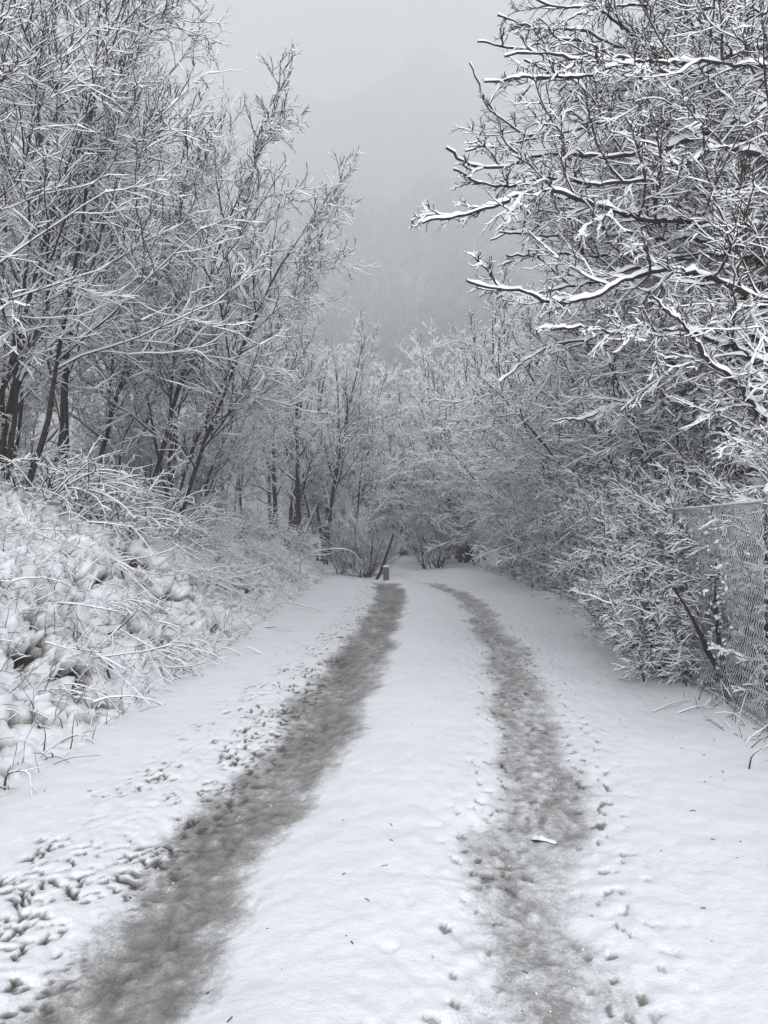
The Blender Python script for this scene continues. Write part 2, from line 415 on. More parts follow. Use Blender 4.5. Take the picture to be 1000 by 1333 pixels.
# ------------------------------------------------------------------ trees
def build_tree(spec, seed):
    """a bare winter tree; returns (trunk mesh, [limb meshes], crown mesh)"""
    g = np.random.default_rng(seed)
    H = spec['h']; m = 16
    n = spec.get('stems', 1)
    lean = np.asarray(spec.get('lean', (.25, 0)), float)
    S = np.zeros((n, 3)); S[:, :2] = g.normal(0, spec.get('spread', 0), (n, 2)); S[:, 2] = -.15
    D = np.tile(np.array([lean[0], lean[1], 1.]), (n, 1)) + np.c_[g.normal(0, spec.get('fan', 0), (n, 2)), np.zeros(n)]
    Ls = H * (1 + .25 * (g.random(n) - .5) * (n > 1))
    P = walk(S, D, Ls, m, spec.get('twander', .05), spec.get('ttrop', .15), g)
    R = spec['r'] * np.linspace(1, .12, m)[None] ** spec.get('taper', 1.0) * (1 + .06 * g.standard_normal((n, m))) * (.75 + .5 * g.random((n, 1)) if n > 1 else 1)
    tb = Bag(); tubes(tb, P, R, spec.get('tsnow', .012), g, 10, cut=.42)
    sn = spec.get('snow', .014)
    L1, R1 = children(P, R, spec['n1'], spec.get('t0', .25), .98, *spec.get('l1', (.22, .42)), spec.get('a1', 50), 13, 9, .09, spec.get('trop1', .35), spec.get('rat1', .46), g,
                      rmin=.006, tlen=spec.get('tlen', .55), bias=spec.get('bias'), flat=.2)
    big = np.argsort(-R1[:, 0] * np.linalg.norm(L1[:, -1] - L1[:, 0], axis=1))
    limbs = []
    nl = spec.get('limbs', 6)
    for j in big[:nl]:
        b = Bag(); tubes(b, L1[j:j+1], R1[j:j+1], sn * 1.25, g, 6); limbs.append(b.mesh('limb', [M_BARK, M_SNOW]))
    cb = Bag(); rest = big[nl:]
    if len(rest): tubes(cb, L1[rest], R1[rest], sn * 1.15, g, 4)
    L2, R2 = children(L1, R1, spec['n2'], .15, 1, *spec.get('l2', (.28, .62)), 40, 13, 7, .10, spec.get('trop2', .35), .5, g, rmin=.0040, flat=spec.get('flat', .3))
    tubes(cb, L2, R2, sn, g, 4)
    L3, R3 = children(L2, R2, spec['n3'], .12, 1, *spec.get('l3', (.35, .8)), 37, 13, 5, .12, spec.get('trop3', .3), .6, g, rmin=.0030, flat=spec.get('flat', .3), tlen=.4)
    tubes(cb, L3, R3, sn * .9, g, 4)
    if spec.get('n4', 0):
        L4, R4 = children(L3, R3, spec['n4'], .15, .95, .45, .9, 36, 13, 4, .13, spec.get('trop3', .3), .7, g, rmin=.0028, flat=spec.get('flat', .3), tlen=.3)
        tubes(cb, L4, R4, sn * .8, g, 4)
    return tb.mesh('trunk', [M_BARK, M_SNOW]), limbs, cb.mesh('crown', [spec.get('twig', M_TWIG), M_SNOW])

def plant_tree(name, spec, seed, label, cat, loc, rz=0, group=None):
    t, ls, c = build_tree(spec, seed)
    r = thing(name, label, cat, loc, rz, group)
    link('trunk', t, r)
    for lm in ls: link('limb', lm, r)
    link('crown', c, r)
    return r

# --- slender trees leaning out from the top of the left bank
GL = 'slender trees on the left bank'
SL = dict(h=8.3, r=.058, n1=27, n2=8, n3=5, n4=2, lean=(.24, -.05), ttrop=.02, bias=(.5, -.1, .1), l1=(.22, .50), a1=60, t0=.18, trop1=.30, trop2=.08, trop3=.06, snow=.030, l3=(.4, .85))
def left(x, d): return (x, d, gz(x, d))
A = plant_tree('leaning_tree', SL, 101, 'dark slender tree leaning furthest over the lane from the bank crest', 'tree', left(-4.85, 18), 0, GL)
B = dup(A, left(-5.75, 18.6), -.35, 1.12, 'dark leaning tree second from the lane on the left bank')
SCt = dict(SL, h=11.5, lean=(.10, -.03), r=.046, t0=.22, stems=4, spread=.3, fan=.11, n1=11, a1=46, trop1=.55)
Ct = plant_tree('stem_clump', SCt, 103, 'clump of tall nearly upright thin stems in the middle of the left bank', 'tree', left(-6.9, 16.5), 0, GL)
SDt = dict(SL, h=9.0, lean=(.16, -.05), r=.042, n1=11, stems=4, spread=.3, fan=.13, bias=(.7, -.3, .1), a1=58, t0=.15)
Dt = plant_tree('leaning_tree', SDt, 104, 'fan of thin leaning stems rising near the left picture edge', 'tree', left(-6.3, 12.2), 0, GL)
for src, x, d, rz, s, lab in [
    (A, -5.35, 19.4, .5, .95, 'thin dark leaning tree just behind the two leaning nearest the lane'),
    (B, -7.3, 19, -.3, 1.0, 'dark slanting tree beside the tall upright tree on the left bank'),
    (Ct, -8.2, 15.5, 1.2, .95, 'clump of straight thin stems at the left picture edge'),
    (Ct, -6.2, 21.5, 2.5, .92, 'upright tree behind the cluster of leaning trunks'),
    (B, -5.9, 24.5, .8, .85, 'pale misted tree on the bank beyond the leaning trunks'),
    (Dt, -7.2, 9.6, .4, .95, 'near tree off the left edge reaching snowy boughs into view'),
    (Dt, -9.3, 18.5, .2, 1.1, 'tree standing far back on the left bank plateau'),
    (Ct, -8.4, 25, .6, 1.0, 'tall tree in the mist behind the left bank'),
    (B, -7.0, 29, .2, .9, 'faint tree in the mist left of the lane end')]:
    dup(src, left(x, d), rz, s, lab)

# --- mist-faded trees round the bend
GM = 'trees round the bend'
SM = dict(h=8, r=.11, n1=22, n2=8, n3=5, n4=2, twander=.025, lean=(.01, 0), a1=38, trop1=.6, snow=.029, t0=.22, l1=(.25, .42), stems=2, spread=.25, fan=.03)
E = plant_tree('bare_tree', SM, 201, 'pair of straight dark trunks standing left of the lane end', 'tree', (-2.75, 30, gz(-2.75, 30)), 0, GM)
SM2 = dict(SM, stems=1, r=.06, h=6.6, n1=26)
E2 = plant_tree('bare_tree', SM2, 202, 'thin single straight trunk right of the paired dark trunks', 'tree', (-1.65, 30.5, gz(-1.65, 30.5)), 0, GM)
SM3 = dict(SM, stems=3, r=.09, h=8, fan=.2, lean=(-.1, -.05), a1=55, trop1=.25, n1=16, twander=.06)
E3 = plant_tree('spreading_tree', SM3, 203, 'spreading snow-laden tree just right of the lane end', 'tree', (3.7, 34, gz(3.7, 34)), 0, GM)
mist = 'mist-faded snowy tree in the thicket beyond the lane end'
for src, x, d, rz, s, lab in [
    (E, -4.6, 34, 1, .95, 'mist-faded double tree left behind the paired trunks'), (E2, -6.2, 33, 2, 1, None), (E3, -1.9, 41, 0, 1, None), (E, .6, 46, 2, .9, None),
    (E3, 1.0, 49, 1.2, 1.0, None), (E3, 4.6, 37, 2, 1.1, None), (E, 3.2, 44, .4, 1.05, None), (E2, -3.4, 41, 0, 1.05, None), (E3, -5, 45, 3, 1.1, None),
    (E, 6.5, 42, 1, 1.2, None), (E3, -8, 40, .7, 1.2, None), (E, -10.5, 36, .2, 1.1, None), (E2, -.3, 47, 1, .95, None), (E, -7.5, 50, 1.5, 1.2, None),
    (E3, 2.0, 50, .3, 1.1, None), (E, -2.4, 53, .9, 1.1, None), (E3, 8.5, 50, 1.9, 1.3, None), (E, 5.2, 54, 2.6, 1.2, None), (E3, -12, 48, .5, 1.3, None), (E, 11.5, 46, .5, 1.3, None), (E3, 3.6, 38, 2.4, .8, None), (E3, -.6, 46, 1.1, .9, None), (E3, -2.6, 38.5, 2.0, .9, None), (E3, 4.4, 41, .7, .9, None), (E, 2.4, 47, 1.7, .9, None), (E3, -4.2, 37, 2.9, .9, None), (E3, -3, 38, .2, .7, None), (E3, 2.6, 45, .2, .7, None)]:
    if abs(x - .5) < 5 and d > 36: s *= 1.25
    o = dup(src, (x, d, gz(x, d)), rz, s, lab or mist, 'mist-faded trees beyond the lane end' if lab is None else None)

# --- bushy trees behind the right-hand fence
GR = 'snow-laden bushes behind the fence'
SR = dict(h=3.9, r=.045, n1=10, n2=8, n3=6, n4=2, stems=7, spread=.35, fan=.34, lean=(-.08, -.05), ttrop=.1, twander=.09, a1=55, trop1=.05, trop2=.0, trop3=.05,
          bias=(-.2, -.2, 0), snow=.026, t0=.12, l1=(.28, .5), limbs=10, flat=.45)
F1 = plant_tree('snowy_bush', SR, 301, 'bush of arching snowy stems behind the nearest stretch of fence', 'bush', (5.9, 9.6, 0), 0, GR)
F2 = plant_tree('snowy_bush', dict(SR, h=5.6, stems=6, lean=(-.16, -.08)), 302, 'tall bush with long boughs drooping to the lane behind the fence middle', 'bush', (6.7, 13.5, 0), 0, GR)
F3 = plant_tree('snowy_bush', dict(SR, h=7.0, stems=6, fan=.2, r=.045, n1=13), 303, 'tall snowy bush behind the far fence panel', 'bush', (7.0, 20, 0), 0, GR)
shared = 'snow-laden bare bush in the tangle behind the wire fence'
for src, x, d, rz, s, lab in [
    (F1, 5.2, 7.4, .5, .7, 'bush crowding the fence beside the nearest post'), (F1, 6.0, 11.2, .6, 1.0, None), (F1, 6.3, 15.6, 1.0, 1.15, None), (F2, 6.6, 17.6, -.5, 1.0, None),
    (F3, 6.9, 15.5, .4, 1.0, None), (F3, 6.2, 23.5, .5, 1.0, None), (F2, 5.9, 26.5, -.3, 1.0, None), (F3, 7.3, 22, 1.2, 1.1, None), (F3, 5.6, 29.5, .2, 1.05, None),
    (F1, 4.9, 27.6, 2.6, .8, None), (F1, 4.6, 31.5, .4, 1.0, None), (F2, 7.0, 11.8, .3, .85, None), (F3, 8.2, 18, .8, 1.15, None), (F3, 7.5, 27, .1, 1.15, None), (F1, 6.4, 8.6, -.3, 1.0, None),
    (F1, 6.0, 12.6, 2.2, .8, None), (F1, 6.1, 19.2, -.8, .9, None), (F3, 9.0, 13.5, .2, 1.1, None), (F3, 4.4, 35, .5, 1.0, None), (F3, 8, 33, .9, 1.1, None), (F1, -.9, 47.5, .2, .9, 'low snowy bush left of the gap beyond the lane end'), (F1, 2.6, 46.0, 1.4, .9, 'snowy bush filling the far right of the lane end gap'), (F1, -2.2, 35.5, 2.2, .8, 'snowy bush left behind the small post and dark shrub'), (F1, 3.4, 36.5, .9, .9, 'snowy bush behind the dark shrub right of the gap')]:
    if 15 < d < 32 and x > 3: x += .35
    dup(src, (x, d, gz(x, d)), rz, s, lab or shared, None if lab else 'bare bushes in the tangle behind the fence')

for x, d, s, rz in [(-9.5, 14, .8, 1), (-7.2, 22.5, .7, 3), (-11, 19, .9, .5), (-8.8, 24, 1.1, 2.4), (-12.5, 24, 1.3, 1.4), (-10.5, 29, 1.3, 3.3), (-6.6, 27, .8, .2), (-7.8, 11.5, .9, 2.2), (-14, 20, 1.4, 2.9), (-13, 15, 1.3, .9)]:
    dup(F1, (x, d, gz(x, d)), rz, s, 'snowy thicket bush standing behind the trunks on the left bank', 'thicket bushes behind the left trunks')

# --- low dense growth pushing through the fence itself
SG = dict(h=1.5, r=.012, n1=9, n2=7, n3=5, n4=0, stems=12, spread=.25, fan=.13, lean=(-.02, -.05), ttrop=.1, twander=.08, a1=60, trop1=.0, trop2=-.05, trop3=.0,
          bias=(-.1, -.2, 0), snow=.012, t0=.08, l1=(.22, .42), limbs=6, flat=.4, tlen=.3)
G1 = plant_tree('fence_bush', SG, 351, 'low snowy bush pushing through the fence mesh beside the near ivy', 'bush', (3.85, 9.2, 0), 0, GR)
G2 = plant_tree('fence_bush', dict(SG, h=1.9, stems=10), 352, 'low snowy bush at the foot of the second fence post', 'bush', (3.75, 8.0, 0), 0, GR)
rq = np.random.default_rng(44)
for i in range(28):
    d = 8.6 + i * .42 if i < 10 else 12.6 + (i - 10) * .72 + rq.uniform(-.2, .2)
    x = float(fenx(np.array(d))) + rq.uniform(.25, .8)
    dup((G1, G2)[i % 2], (x, d, gz(x, d)), rq.uniform(-1, 1), rq.uniform(.75, 1.2), 'low twiggy bush tangled in the wire fence', 'low bushes tangled in the fence')

for k, (d, off) in enumerate([(6.4, .6), (7.2, .45), (7.6, .3), (8.0, .2), (8.4, .5), (6.8, .9), (7.4, .9), (8.9, .25), (7.9, .02), (8.6, .0), (9.4, .03), (10.2, .1), (11.0, .05), (11.9, .1)]):
    x = float(fenx(np.array(d))) + off
    dup((G1, G2)[k % 2], (x, d, gz(x, d)), rq.uniform(-2, 2), rq.uniform(.85, 1.15), 'low twiggy bush tangled in the near end of the wire fence', 'low bushes tangled in the near fence')
for x, d, sc, rz in [(5.1, 6.5, .72, 4.4), (4.9, 8.6, .7, 2.8), (5.6, 10.4, .8, .7)]:
    dup(F1, (x, d, gz(x, d)), rz, sc, 'bush of bent snowy stems crowding behind the near fence', 'bushes crowding behind the near fence')

# --- the big tree whose boughs cross the upper right
def cam_pt(px, py, d):   # a point d metres ahead, read off the photograph's perspective
    return np.array([(px - 500) / 1000 * d, d, 1.6 + (690 - py) / 1000 * d])
def resample(pts, m):
    pts = np.asarray(pts); s = np.r_[0, np.cumsum(np.linalg.norm(np.diff(pts, axis=0), axis=1))]
    t = np.linspace(0, s[-1], m); return np.stack([cinterp(t, s, pts[:, k]) for k in range(3)], 1)
g = np.random.default_rng(77)
bigtree = thing('overhanging_tree', 'big tree at the right edge with thick snow-topped boughs reaching over the lane', 'tree', (6.1, 9.5, 0))
def world_part(name, me, parent):
    o = link(name, me, parent); o.matrix_parent_inverse = bigtree_inv if parent is bigtree else bigtree_inv; return o
from mathutils import Matrix
bigtree_inv = Matrix.Translation((-6.1, -9.5, 0))
tp = np.array([[6.1, 9.5, -.2], [6.0, 9.4, 1.6], [5.85, 9.3, 3.2], [5.55, 9.25, 5], [5.3, 9.3, 7], [5.1, 9.5, 9.5], [4.9, 9.4, 12]])
tb = Bag(); tubes(tb, resample(tp, 20)[None], np.linspace(.26, .09, 20)[None], .01, g, 10, upright=True)
tw = raw_mesh('trunk', np.concatenate(tb.v), np.concatenate(tb.q), [M_BARK, M_SNOW], np.concatenate(tb.m))
world_part('trunk', tw, bigtree)
B_ = [  # (radius, [(px, py, d) ...])
 (.058, [(1075, 118, 9.0), (1000, 135, 8.4), (930, 165, 8.0), (862, 190, 7.8), (820, 194, 7.6), (750, 196, 7.4), (700, 194, 7.3), (650, 214, 7.1), (612, 211, 7.0), (582, 188, 6.8)]),
 (.058, [(1085, 300, 8.6), (1000, 291, 8.0), (900, 287, 7.6), (840, 279, 7.3), (790, 264, 7.1), (735, 247, 6.9), (690, 243, 6.8), (640, 264, 6.7), (600, 278, 6.6), (550, 288, 6.4)]),
 (.050, [(1070, 35, 9.0), (1000, 52, 8.6), (950, 68, 8.3), (915, 90, 8.1), (870, 88, 7.9), (820, 70, 7.7), (770, 72, 7.5), (715, 60, 7.4), (660, 65, 7.3)]),
 (.052, [(1060, 225, 9.3), (1000, 180, 9.0), (930, 118, 8.8), (880, 80, 8.6), (835, 40, 8.5), (795, 10, 8.4), (760, -40, 8.3)]),
 (.050, [(1080, 430, 8.0), (1000, 392, 7.5), (944, 368, 7.2), (880, 350, 7.0), (820, 362, 6.9), (772, 387, 6.8), (725, 392, 6.7), (690, 378, 6.6), (640, 372, 6.5), (605, 364, 6.4)]),
 (.040, [(1075, 365, 8.8), (1000, 342, 8.3), (940, 320, 8.0), (885, 308, 7.8), (840, 318, 7.7), (790, 330, 7.6), (720, 326, 7.5), (660, 330, 7.4)]),
 (.042, [(1070, 410, 9.2), (1000, 400, 8.8), (950, 380, 8.5), (850, 341, 8.2), (800, 318, 8.1), (750, 270, 8.0), (715, 245, 7.9), (670, 225, 7.8)]),
 (.040, [(1060, 190, 8.2), (1000, 196, 7.8), (940, 188, 7.6), (890, 215, 7.4), (840, 232, 7.3), (790, 236, 7.2), (720, 228, 7.1), (640, 236, 7.0), (590, 215, 6.9)]),
 (.040, [(1060, -60, 9.5), (1000, -20, 9.2), (930, 30, 9.0), (880, 55, 8.9), (820, 55, 8.8), (760, 30, 8.7), (700, 25, 8.6), (650, 8, 8.5)]),
 (.036, [(1070, 480, 7.6), (1000, 470, 7.2), (940, 445, 7.0), (880, 430, 6.9), (820, 436, 6.8), (760, 425, 6.7), (700, 430, 6.7)]),
 (.036, [(1075, 520, 7.4), (1000, 548, 7.0), (960, 500, 6.8), (925, 470, 6.7), (890, 420, 6.6), (850, 385, 6.6)]),
 (.036, [(1070, 110, 10.5), (1000, 95, 10.2), (900, 130, 10), (820, 110, 9.8), (740, 130, 9.6), (690, 170, 9.5), (640, 130, 9.4), (612, 75, 9.3)]),
 (.034, [(1070, 250, 10.5), (1000, 240, 10.2), (900, 240, 10), (820, 225, 9.8), (740, 255, 9.6), (690, 290, 9.5), (640, 310, 9.4)]),
 (.034, [(1070, -120, 10.5), (980, -80, 10.2), (900, -40, 10), (820, -30, 9.8), (740, 0, 9.6), (680, -20, 9.5), (640, -40, 9.4)]),
 ]
for k in range(16):                                                 # thinner boughs between the thick ones
    y0 = -60 + 38 * k + g.uniform(-20, 20); dd = g.uniform(7.6, 10.6); rise = g.uniform(-40, 90); end = g.uniform(600, 760); sg = g.uniform(-50, 50)
    B_.append((g.uniform(.022, .034), [(1075 + (end - 1075) * t, y0 - rise * t + sg * math.sin(3.1 * t) + 40 * t * t + g.normal(0, 7), dd - 1.2 * t) for t in np.linspace(0, 1, 8)]))
for ib, (r0, pts) in enumerate(B_):
    r0 *= .66
    p = resample([cam_pt(*q) for q in pts], 70)
    p = p + g.normal(0, .007, p.shape); p[:, 2] += .03 * pnoise(np.linspace(0, 9, 70), r0 * 900 + 0 * p[:, 0], 8); P = p[None]
    R = (np.linspace(r0, .009, 70) * (1 + .09 * g.standard_normal(70)))[None]
    b = Bag(); tubes(b, P, R, .042, g, 10, lump=True)
    bo = world_part('bough', b.mesh('bough', [M_BARK, M_SNOW]), bigtree)
    tb = Bag()
    c1, r1 = children(P, R, 20 if ib < 14 else 15, .10, .94, 0.18, .46, 42, 13, 12, .11, .10, .36, g, rmin=.0065, tlen=.86, flat=.4)
    tubes(tb, c1, r1, .030, g, 6)
    c2, r2 = children(c1, r1, 8 if ib < 14 else 6, .12, 1, .3, .65, 38, 13, 8, .13, .08, .55, g, rmin=.004, flat=.3)
    tubes(tb, c2, r2, .020, g, 4)
    c3, r3 = children(c2, r2, 5, .12, 1, .35, .75, 38, 14, 5, .15, .08, .6, g, rmin=.0028, flat=.2)
    tubes(tb, c3, r3, .013, g, 4)
    o = link('twigs', tb.mesh('twigs', [M_TWIG, M_SNOW]), bo); o['kind'] = 'stuff'
SK = dict(h=9, r=.12, n1=30, n2=9, n3=6, n4=2, lean=(-.12, 0), bias=(-.6, -.1, 0), a1=60, trop1=.15, trop2=.1, snow=.031, t0=.3, l1=(.3, .5))
sk = plant_tree('bare_tree', SK, 402, 'dark upright tree behind the thick boughs at the top right', 'tree', (6.5, 12.5, 0), 0, None)
for x, d, rz, sc, lab in [(7.2, 16.5, .3, 1.1, 'broad bare tree behind the fence rising over the bushes'), (6.4, 10.6, -.5, .95, 'fine-twigged tree just behind the thick overhanging boughs'), (8.6, 13.6, .1, 1.15, 'tree at the right picture edge behind the dark upright tree'), (6.0, 14.2, -.2, 1.0, 'bare tree seen through the overhanging boughs'), (7.4, 8.8, -.2, .95, 'tree nearest the fence filling the space between the thick boughs'), (5.9, 12.3, .4, .9, 'slim bare tree close behind the bough tips'), (8.0, 10.2, .5, 1.1, 'near tree off the right edge with boughs reaching into view')]:
    dup(sk, (x, d, gz(x, d)), rz, sc, lab)

# ------------------------------------------------------------------ brambles, canes and dead grass on the bank
def cane_mesh(n, L, seed, dirx, arch, r=.006, snow=.016, twigs=3, spread=.35, name='canes', dz=(.45, 1.1)):
    q = np.random.default_rng(seed)
    S = np.c_[q.normal(0, spread, n), q.normal(0, spread, n), np.full(n, -.05)]
    D = np.c_[q.normal(dirx, .45, n), q.normal(-.1, .45, n), q.uniform(*dz, n)]
    Ls = L * q.uniform(.5, 1.15, n)
    P = walk(S, D, Ls, 10, .09, -arch * q.uniform(.6, 1.2, n), q); R = r * q.uniform(.6, 1.3, (n, 1)) * np.linspace(1, .45, 10)[None]
    b = Bag(); tubes(b, P, R, snow, q, 4)
    if twigs:
        c, rc = children(P, R, twigs, .25, 1, .2, .45, 45, 15, 6, .15, -.2, .7, q, rmin=.003); tubes(b, c, rc, snow * .8, q, 4)
        c2, r2 = children(c, rc, 2, .2, 1, .3, .6, 45, 15, 4, .15, -.1, .7, q, rmin=.0028); tubes(b, c2, r2, snow * .7, q, 4)
    return b.mesh(name, [M_TWIG, M_SNOW])
def cane_clump(label, n, L, seed, dirx, arch, loc, group, **kw):
    o = thing('bramble', label, 'bramble', loc, 0, group)
    k = link('canes', cane_mesh(n, L, seed, dirx, arch, **kw), o); k['kind'] = 'stuff'
    return o
GB = 'snowy brambles on the left bank'
lab_b = 'low tangle of snow-covered bramble canes on the left bank slope'
K1 = cane_clump('arching snowy canes on the bank crest at the left edge', 40, 1.5, 501, .4, 1.4, left(-5.2, 12.0), GB, r=.009, snow=.024)
K2 = cane_clump('fan of long pale canes drooping over the left bank', 38, 1.25, 502, .55, 1.5, left(-5.0, 12), GB, r=.008, snow=.022)
K3 = cane_clump(lab_b, 30, .55, 503, .9, 1.0, left(-3.0, 6.5), GB, r=.005, snow=.015, spread=.3, dz=(-.2, .4))
K4 = cane_clump(lab_b, 30, .45, 504, .9, .9, left(-2.7, 9), GB, r=.0045, snow=.014, spread=.35, dz=(-.3, .35))
rg = np.random.default_rng(9)
crest = 'mound of arching snow-covered canes along the bank crest'
for i, (x, d) in enumerate([(-5.0, 13.5), (-4.4, 14.5), (-5.6, 14.2), (-4.5, 16), (-5.8, 16), (-4.1, 17.5), (-4.6, 20), (-4.1, 21.5), (-3.8, 23.5), (-4.4, 25), (-3.4, 26.5), (-6.3, 12.8), (-6.6, 15), (-5.4, 21), (-4.8, 23), (-3.2, 28.5), (-3.7, 30), (-4.7, 18.6), (-4.4, 12.6), (-4.0, 16.4)]):
    dup((K1, K2)[i % 2], left(x, d), rg.uniform(-.6, .6), rg.uniform(.6, 1.0), crest, 'arching canes along the bank crest')
for i in range(26):
    d = 4.2 + 22 * rg.random() ** 1.4; s = rg.uniform(.15, 2.6)
    x = float(footx(d)) - s
    o = dup((K3, K4)[i % 2], (x, d, gz(x, d) - .03), rg.uniform(-.9, .9), rg.uniform(.6, 1.15), lab_b)

def stick_pile(label, seed, n, L, loc, group):
    q = np.random.default_rng(seed)
    S = np.c_[q.normal(0, .3, n), q.normal(0, .4, n), q.uniform(-.02, .14, n)]; S[:, 2] -= S[:, 0] * .8
    D = np.c_[q.normal(.8, .35, n), q.normal(-.25, .6, n), q.normal(-.38, .35, n)]
    P = walk(S, D, L * q.uniform(.4, 1.2, n), 8, .05, -.1, q); Rr = q.uniform(.004, .010, (n, 1)) * np.linspace(1, .5, 8)[None]
    b = Bag(); tubes(b, P, Rr, np.where(q.random(n) < .8, .016, .003), q, 4)
    c, rc = children(P, Rr, 3, .3, 1, .15, .4, 42, 12, 5, .1, 0, .6, q, rmin=.0028); tubes(b, c, rc, .010, q, 4)
    o = thing('stick_pile', label, 'sticks', loc, 0, group); k = link('sticks', b.mesh('sticks', [M_TWIG, M_SNOW]), o); k['kind'] = 'stuff'
    return o
GS = 'fallen sticks on the left bank'; lab_s = 'criss-cross dark sticks half buried in snow on the left bank slope'
Q1 = stick_pile(lab_s, 521, 13, .75, left(-2.9, 7.4), GS); Q2 = stick_pile(lab_s, 522, 12, .6, left(-3.1, 9.6), GS)
for i in range(24):
    d = 4.6 + 17 * rg.random() ** 1.3; x = float(footx(d)) - rg.uniform(.15, 2.3)
    dup((Q1, Q2)[i % 2], (x, d, gz(x, d)), rg.uniform(-.7, .7), rg.uniform(.6, 1.15), lab_s)
def crumbs():
    q = np.random.default_rng(61); n = 1600
    d = 2.0 + 17 * q.random(n) ** 1.6; side = q.random(n)
    x = np.where(side < .45, ltx(d) - .5 + q.normal(0, .22, n), np.where(side < .52, ltx(d) + q.normal(.15, .25, n), rtx(d) + q.normal(.02, .28, n)))
    z = full_h(x, d)[0]; r = .002 + .006 * q.random(n) ** 3.0
    o = np.array([(1, 0, 0), (0, 1, 0), (-1, 0, 0), (0, -1, 0), (0, 0, 1), (0, 0, -1)], float)
    V = o[None] * r[:, None, None] * q.uniform(.4, 1.7, (n, 6, 1)) * np.array([1, 1, .6]) + np.stack([x, d, z + r * .35], -1)[:, None]
    T = np.array([(0, 1, 4), (1, 2, 4), (2, 3, 4), (3, 0, 4), (1, 0, 5), (2, 1, 5), (3, 2, 5), (0, 3, 5)])
    T = (T[None] + np.arange(n)[:, None, None] * 6).reshape(-1, 3)
    return raw_mesh('snow_crumbs', V, np.zeros((0, 4), int), M_SNOW, None, True, T)
tag(link('snow_crumbs', crumbs()), 'loose crumbs of snow thrown along both wheel tracks', 'snow crumbs', kind='stuff')
def litter():
    q = np.random.default_rng(62); n = 420
    d = 2.2 + 22 * q.random(n) ** 1.5; x = footx(d) + (fenx(d) - footx(d)) * q.random(n) ** .8
    x = np.where(q.random(n) < .55, fenx(d) - np.abs(q.normal(0, .6, n)), x); z = full_h(x, d)[0]
    a = q.uniform(0, 6.28, n); L = q.uniform(.006, .035, n) * (1 + (q.random(n) < .06) * 2)
    D = np.c_[np.cos(a), np.sin(a), q.normal(.05, .25, n)]
    P = walk(np.c_[x, d, z + .003], D, L, 4, .2, 0, q); b = Bag()
    tubes(b, P, q.uniform(.0012, .003, (n, 1)) * np.ones((1, 4)), 0, q, 4)
    return b.mesh('litter', [M_BARK, M_SNOW])
tag(link('litter', litter()), 'scattered bits of twig and bark lying on the snow of the lane', 'litter', kind='stuff')

def grass_field(side):
    q = np.random.default_rng(12 + side); n = 7000 if side == 0 else 1500
    d = 3.6 + 24 * q.random(n) ** 1.5; s = q.uniform(.0, 4.2, n) ** 1.0; x = footx(d) - s if side == 0 else fenx(d) + q.uniform(-.30, .5, n)
    if side: d = np.where(d < 5.4, d + 6, d); x = fenx(d) + q.uniform(-.28, .5, n)
    z = full_h(x, d)[0]
    S = np.c_[x, d, z - .02]; D = np.c_[q.normal(.5, .5, n), q.normal(-.15, .5, n), q.uniform(.3, 1.1, n)]
    P = walk(S, D, q.uniform(.08, .40, n), 5, .13, -1.2 * q.random(n), q)
    R = q.uniform(.0018, .0042, (n, 1)) * np.linspace(1, .5, 5)[None]
    b = Bag(); tubes(b, P, R, np.where(q.random(n) < .5, .010, 0), q, 4)
    return b.mesh('dead_grass', [M_BROWN, M_SNOW])
tag(link('dead_grass', grass_field(0)), 'dead grass stems and leaf litter poking through the snow on the bank', 'dead grass', kind='stuff')
tag(link('dead_grass', grass_field(1)), 'snow-laden dead grass along the foot of the wire fence', 'dead grass', kind='stuff')

# ------------------------------------------------------------------ chain-link fence
def box_v(cx, cy, z0, z1, wx, wy, top=1.0):
    v = [];
    for z, k in ((z0, 1), (z1 - .02, 1), (z1, top)):
        for sx, sy in ((-1, -1), (1, -1), (1, 1), (-1, 1)): v.append((cx + sx * wx * k / 2, cy + sy * wy * k / 2, z))
    q = []
    for a in (0, 4):
        for i in range(4): j = (i + 1) % 4; q.append((a + i, a + j, a + 4 + j, a + 4 + i))
    q.append((8, 9, 10, 11)); return np.array(v, float), np.array(q)
fence = thing('wire_fence', 'snow-filled chain-link fence on posts along the right verge', 'fence', (0, 0, 0))
pd = [2.9, 5.75, 8.4, 11.2, 14.0, 16.8, 19.6, 22.4, 25.2]
FH = 1.72
rf = np.random.default_rng(55)
def snow_cap(cx, cy, z, rx, h, seed, name, parent, sq=False):
    q = np.random.default_rng(seed); k = 12; rings = 5; V = []; Qd = []
    for i in range(rings):
        t = i / (rings - 1); rr = rx * math.cos(t * 1.5) ** .7 * (1 + .12 * (i == 0)); zz = z + h * math.sin(t * 1.57) - .004
        for a in range(k):
            w = 1 + .1 * q.standard_normal(); an = a / k * 6.283
            V.append((cx + rr * w * math.cos(an), cy + rr * w * math.sin(an), zz))
    for i in range(rings - 1):
        for a in range(k): b2 = (a + 1) % k; Qd.append((i*k+a, i*k+b2, (i+1)*k+b2, (i+1)*k+a))
    return link(name, raw_mesh(name, V, Qd, M_SNOW), parent)
for i, d in enumerate(pd):
    x = float(fenx(np.array(d))); z = gz(x, d)
    V, Q = box_v(0, 0, -.3, FH + .10, .08, .08, .8); V[:, 0] += V[:, 2] * rf.normal(0, .02); V[:, 1] += V[:, 2] * rf.normal(0, .02)
    V = V * (1, 1, 1) + rf.normal(0, .003, V.shape) + (x, d, z)
    po = link('post', raw_mesh('post', V, Q, M_POST, smooth=False), fence)
    snow_cap(x, d, z + FH + .09, .065, .07, 600 + i, 'snow_cap', po)
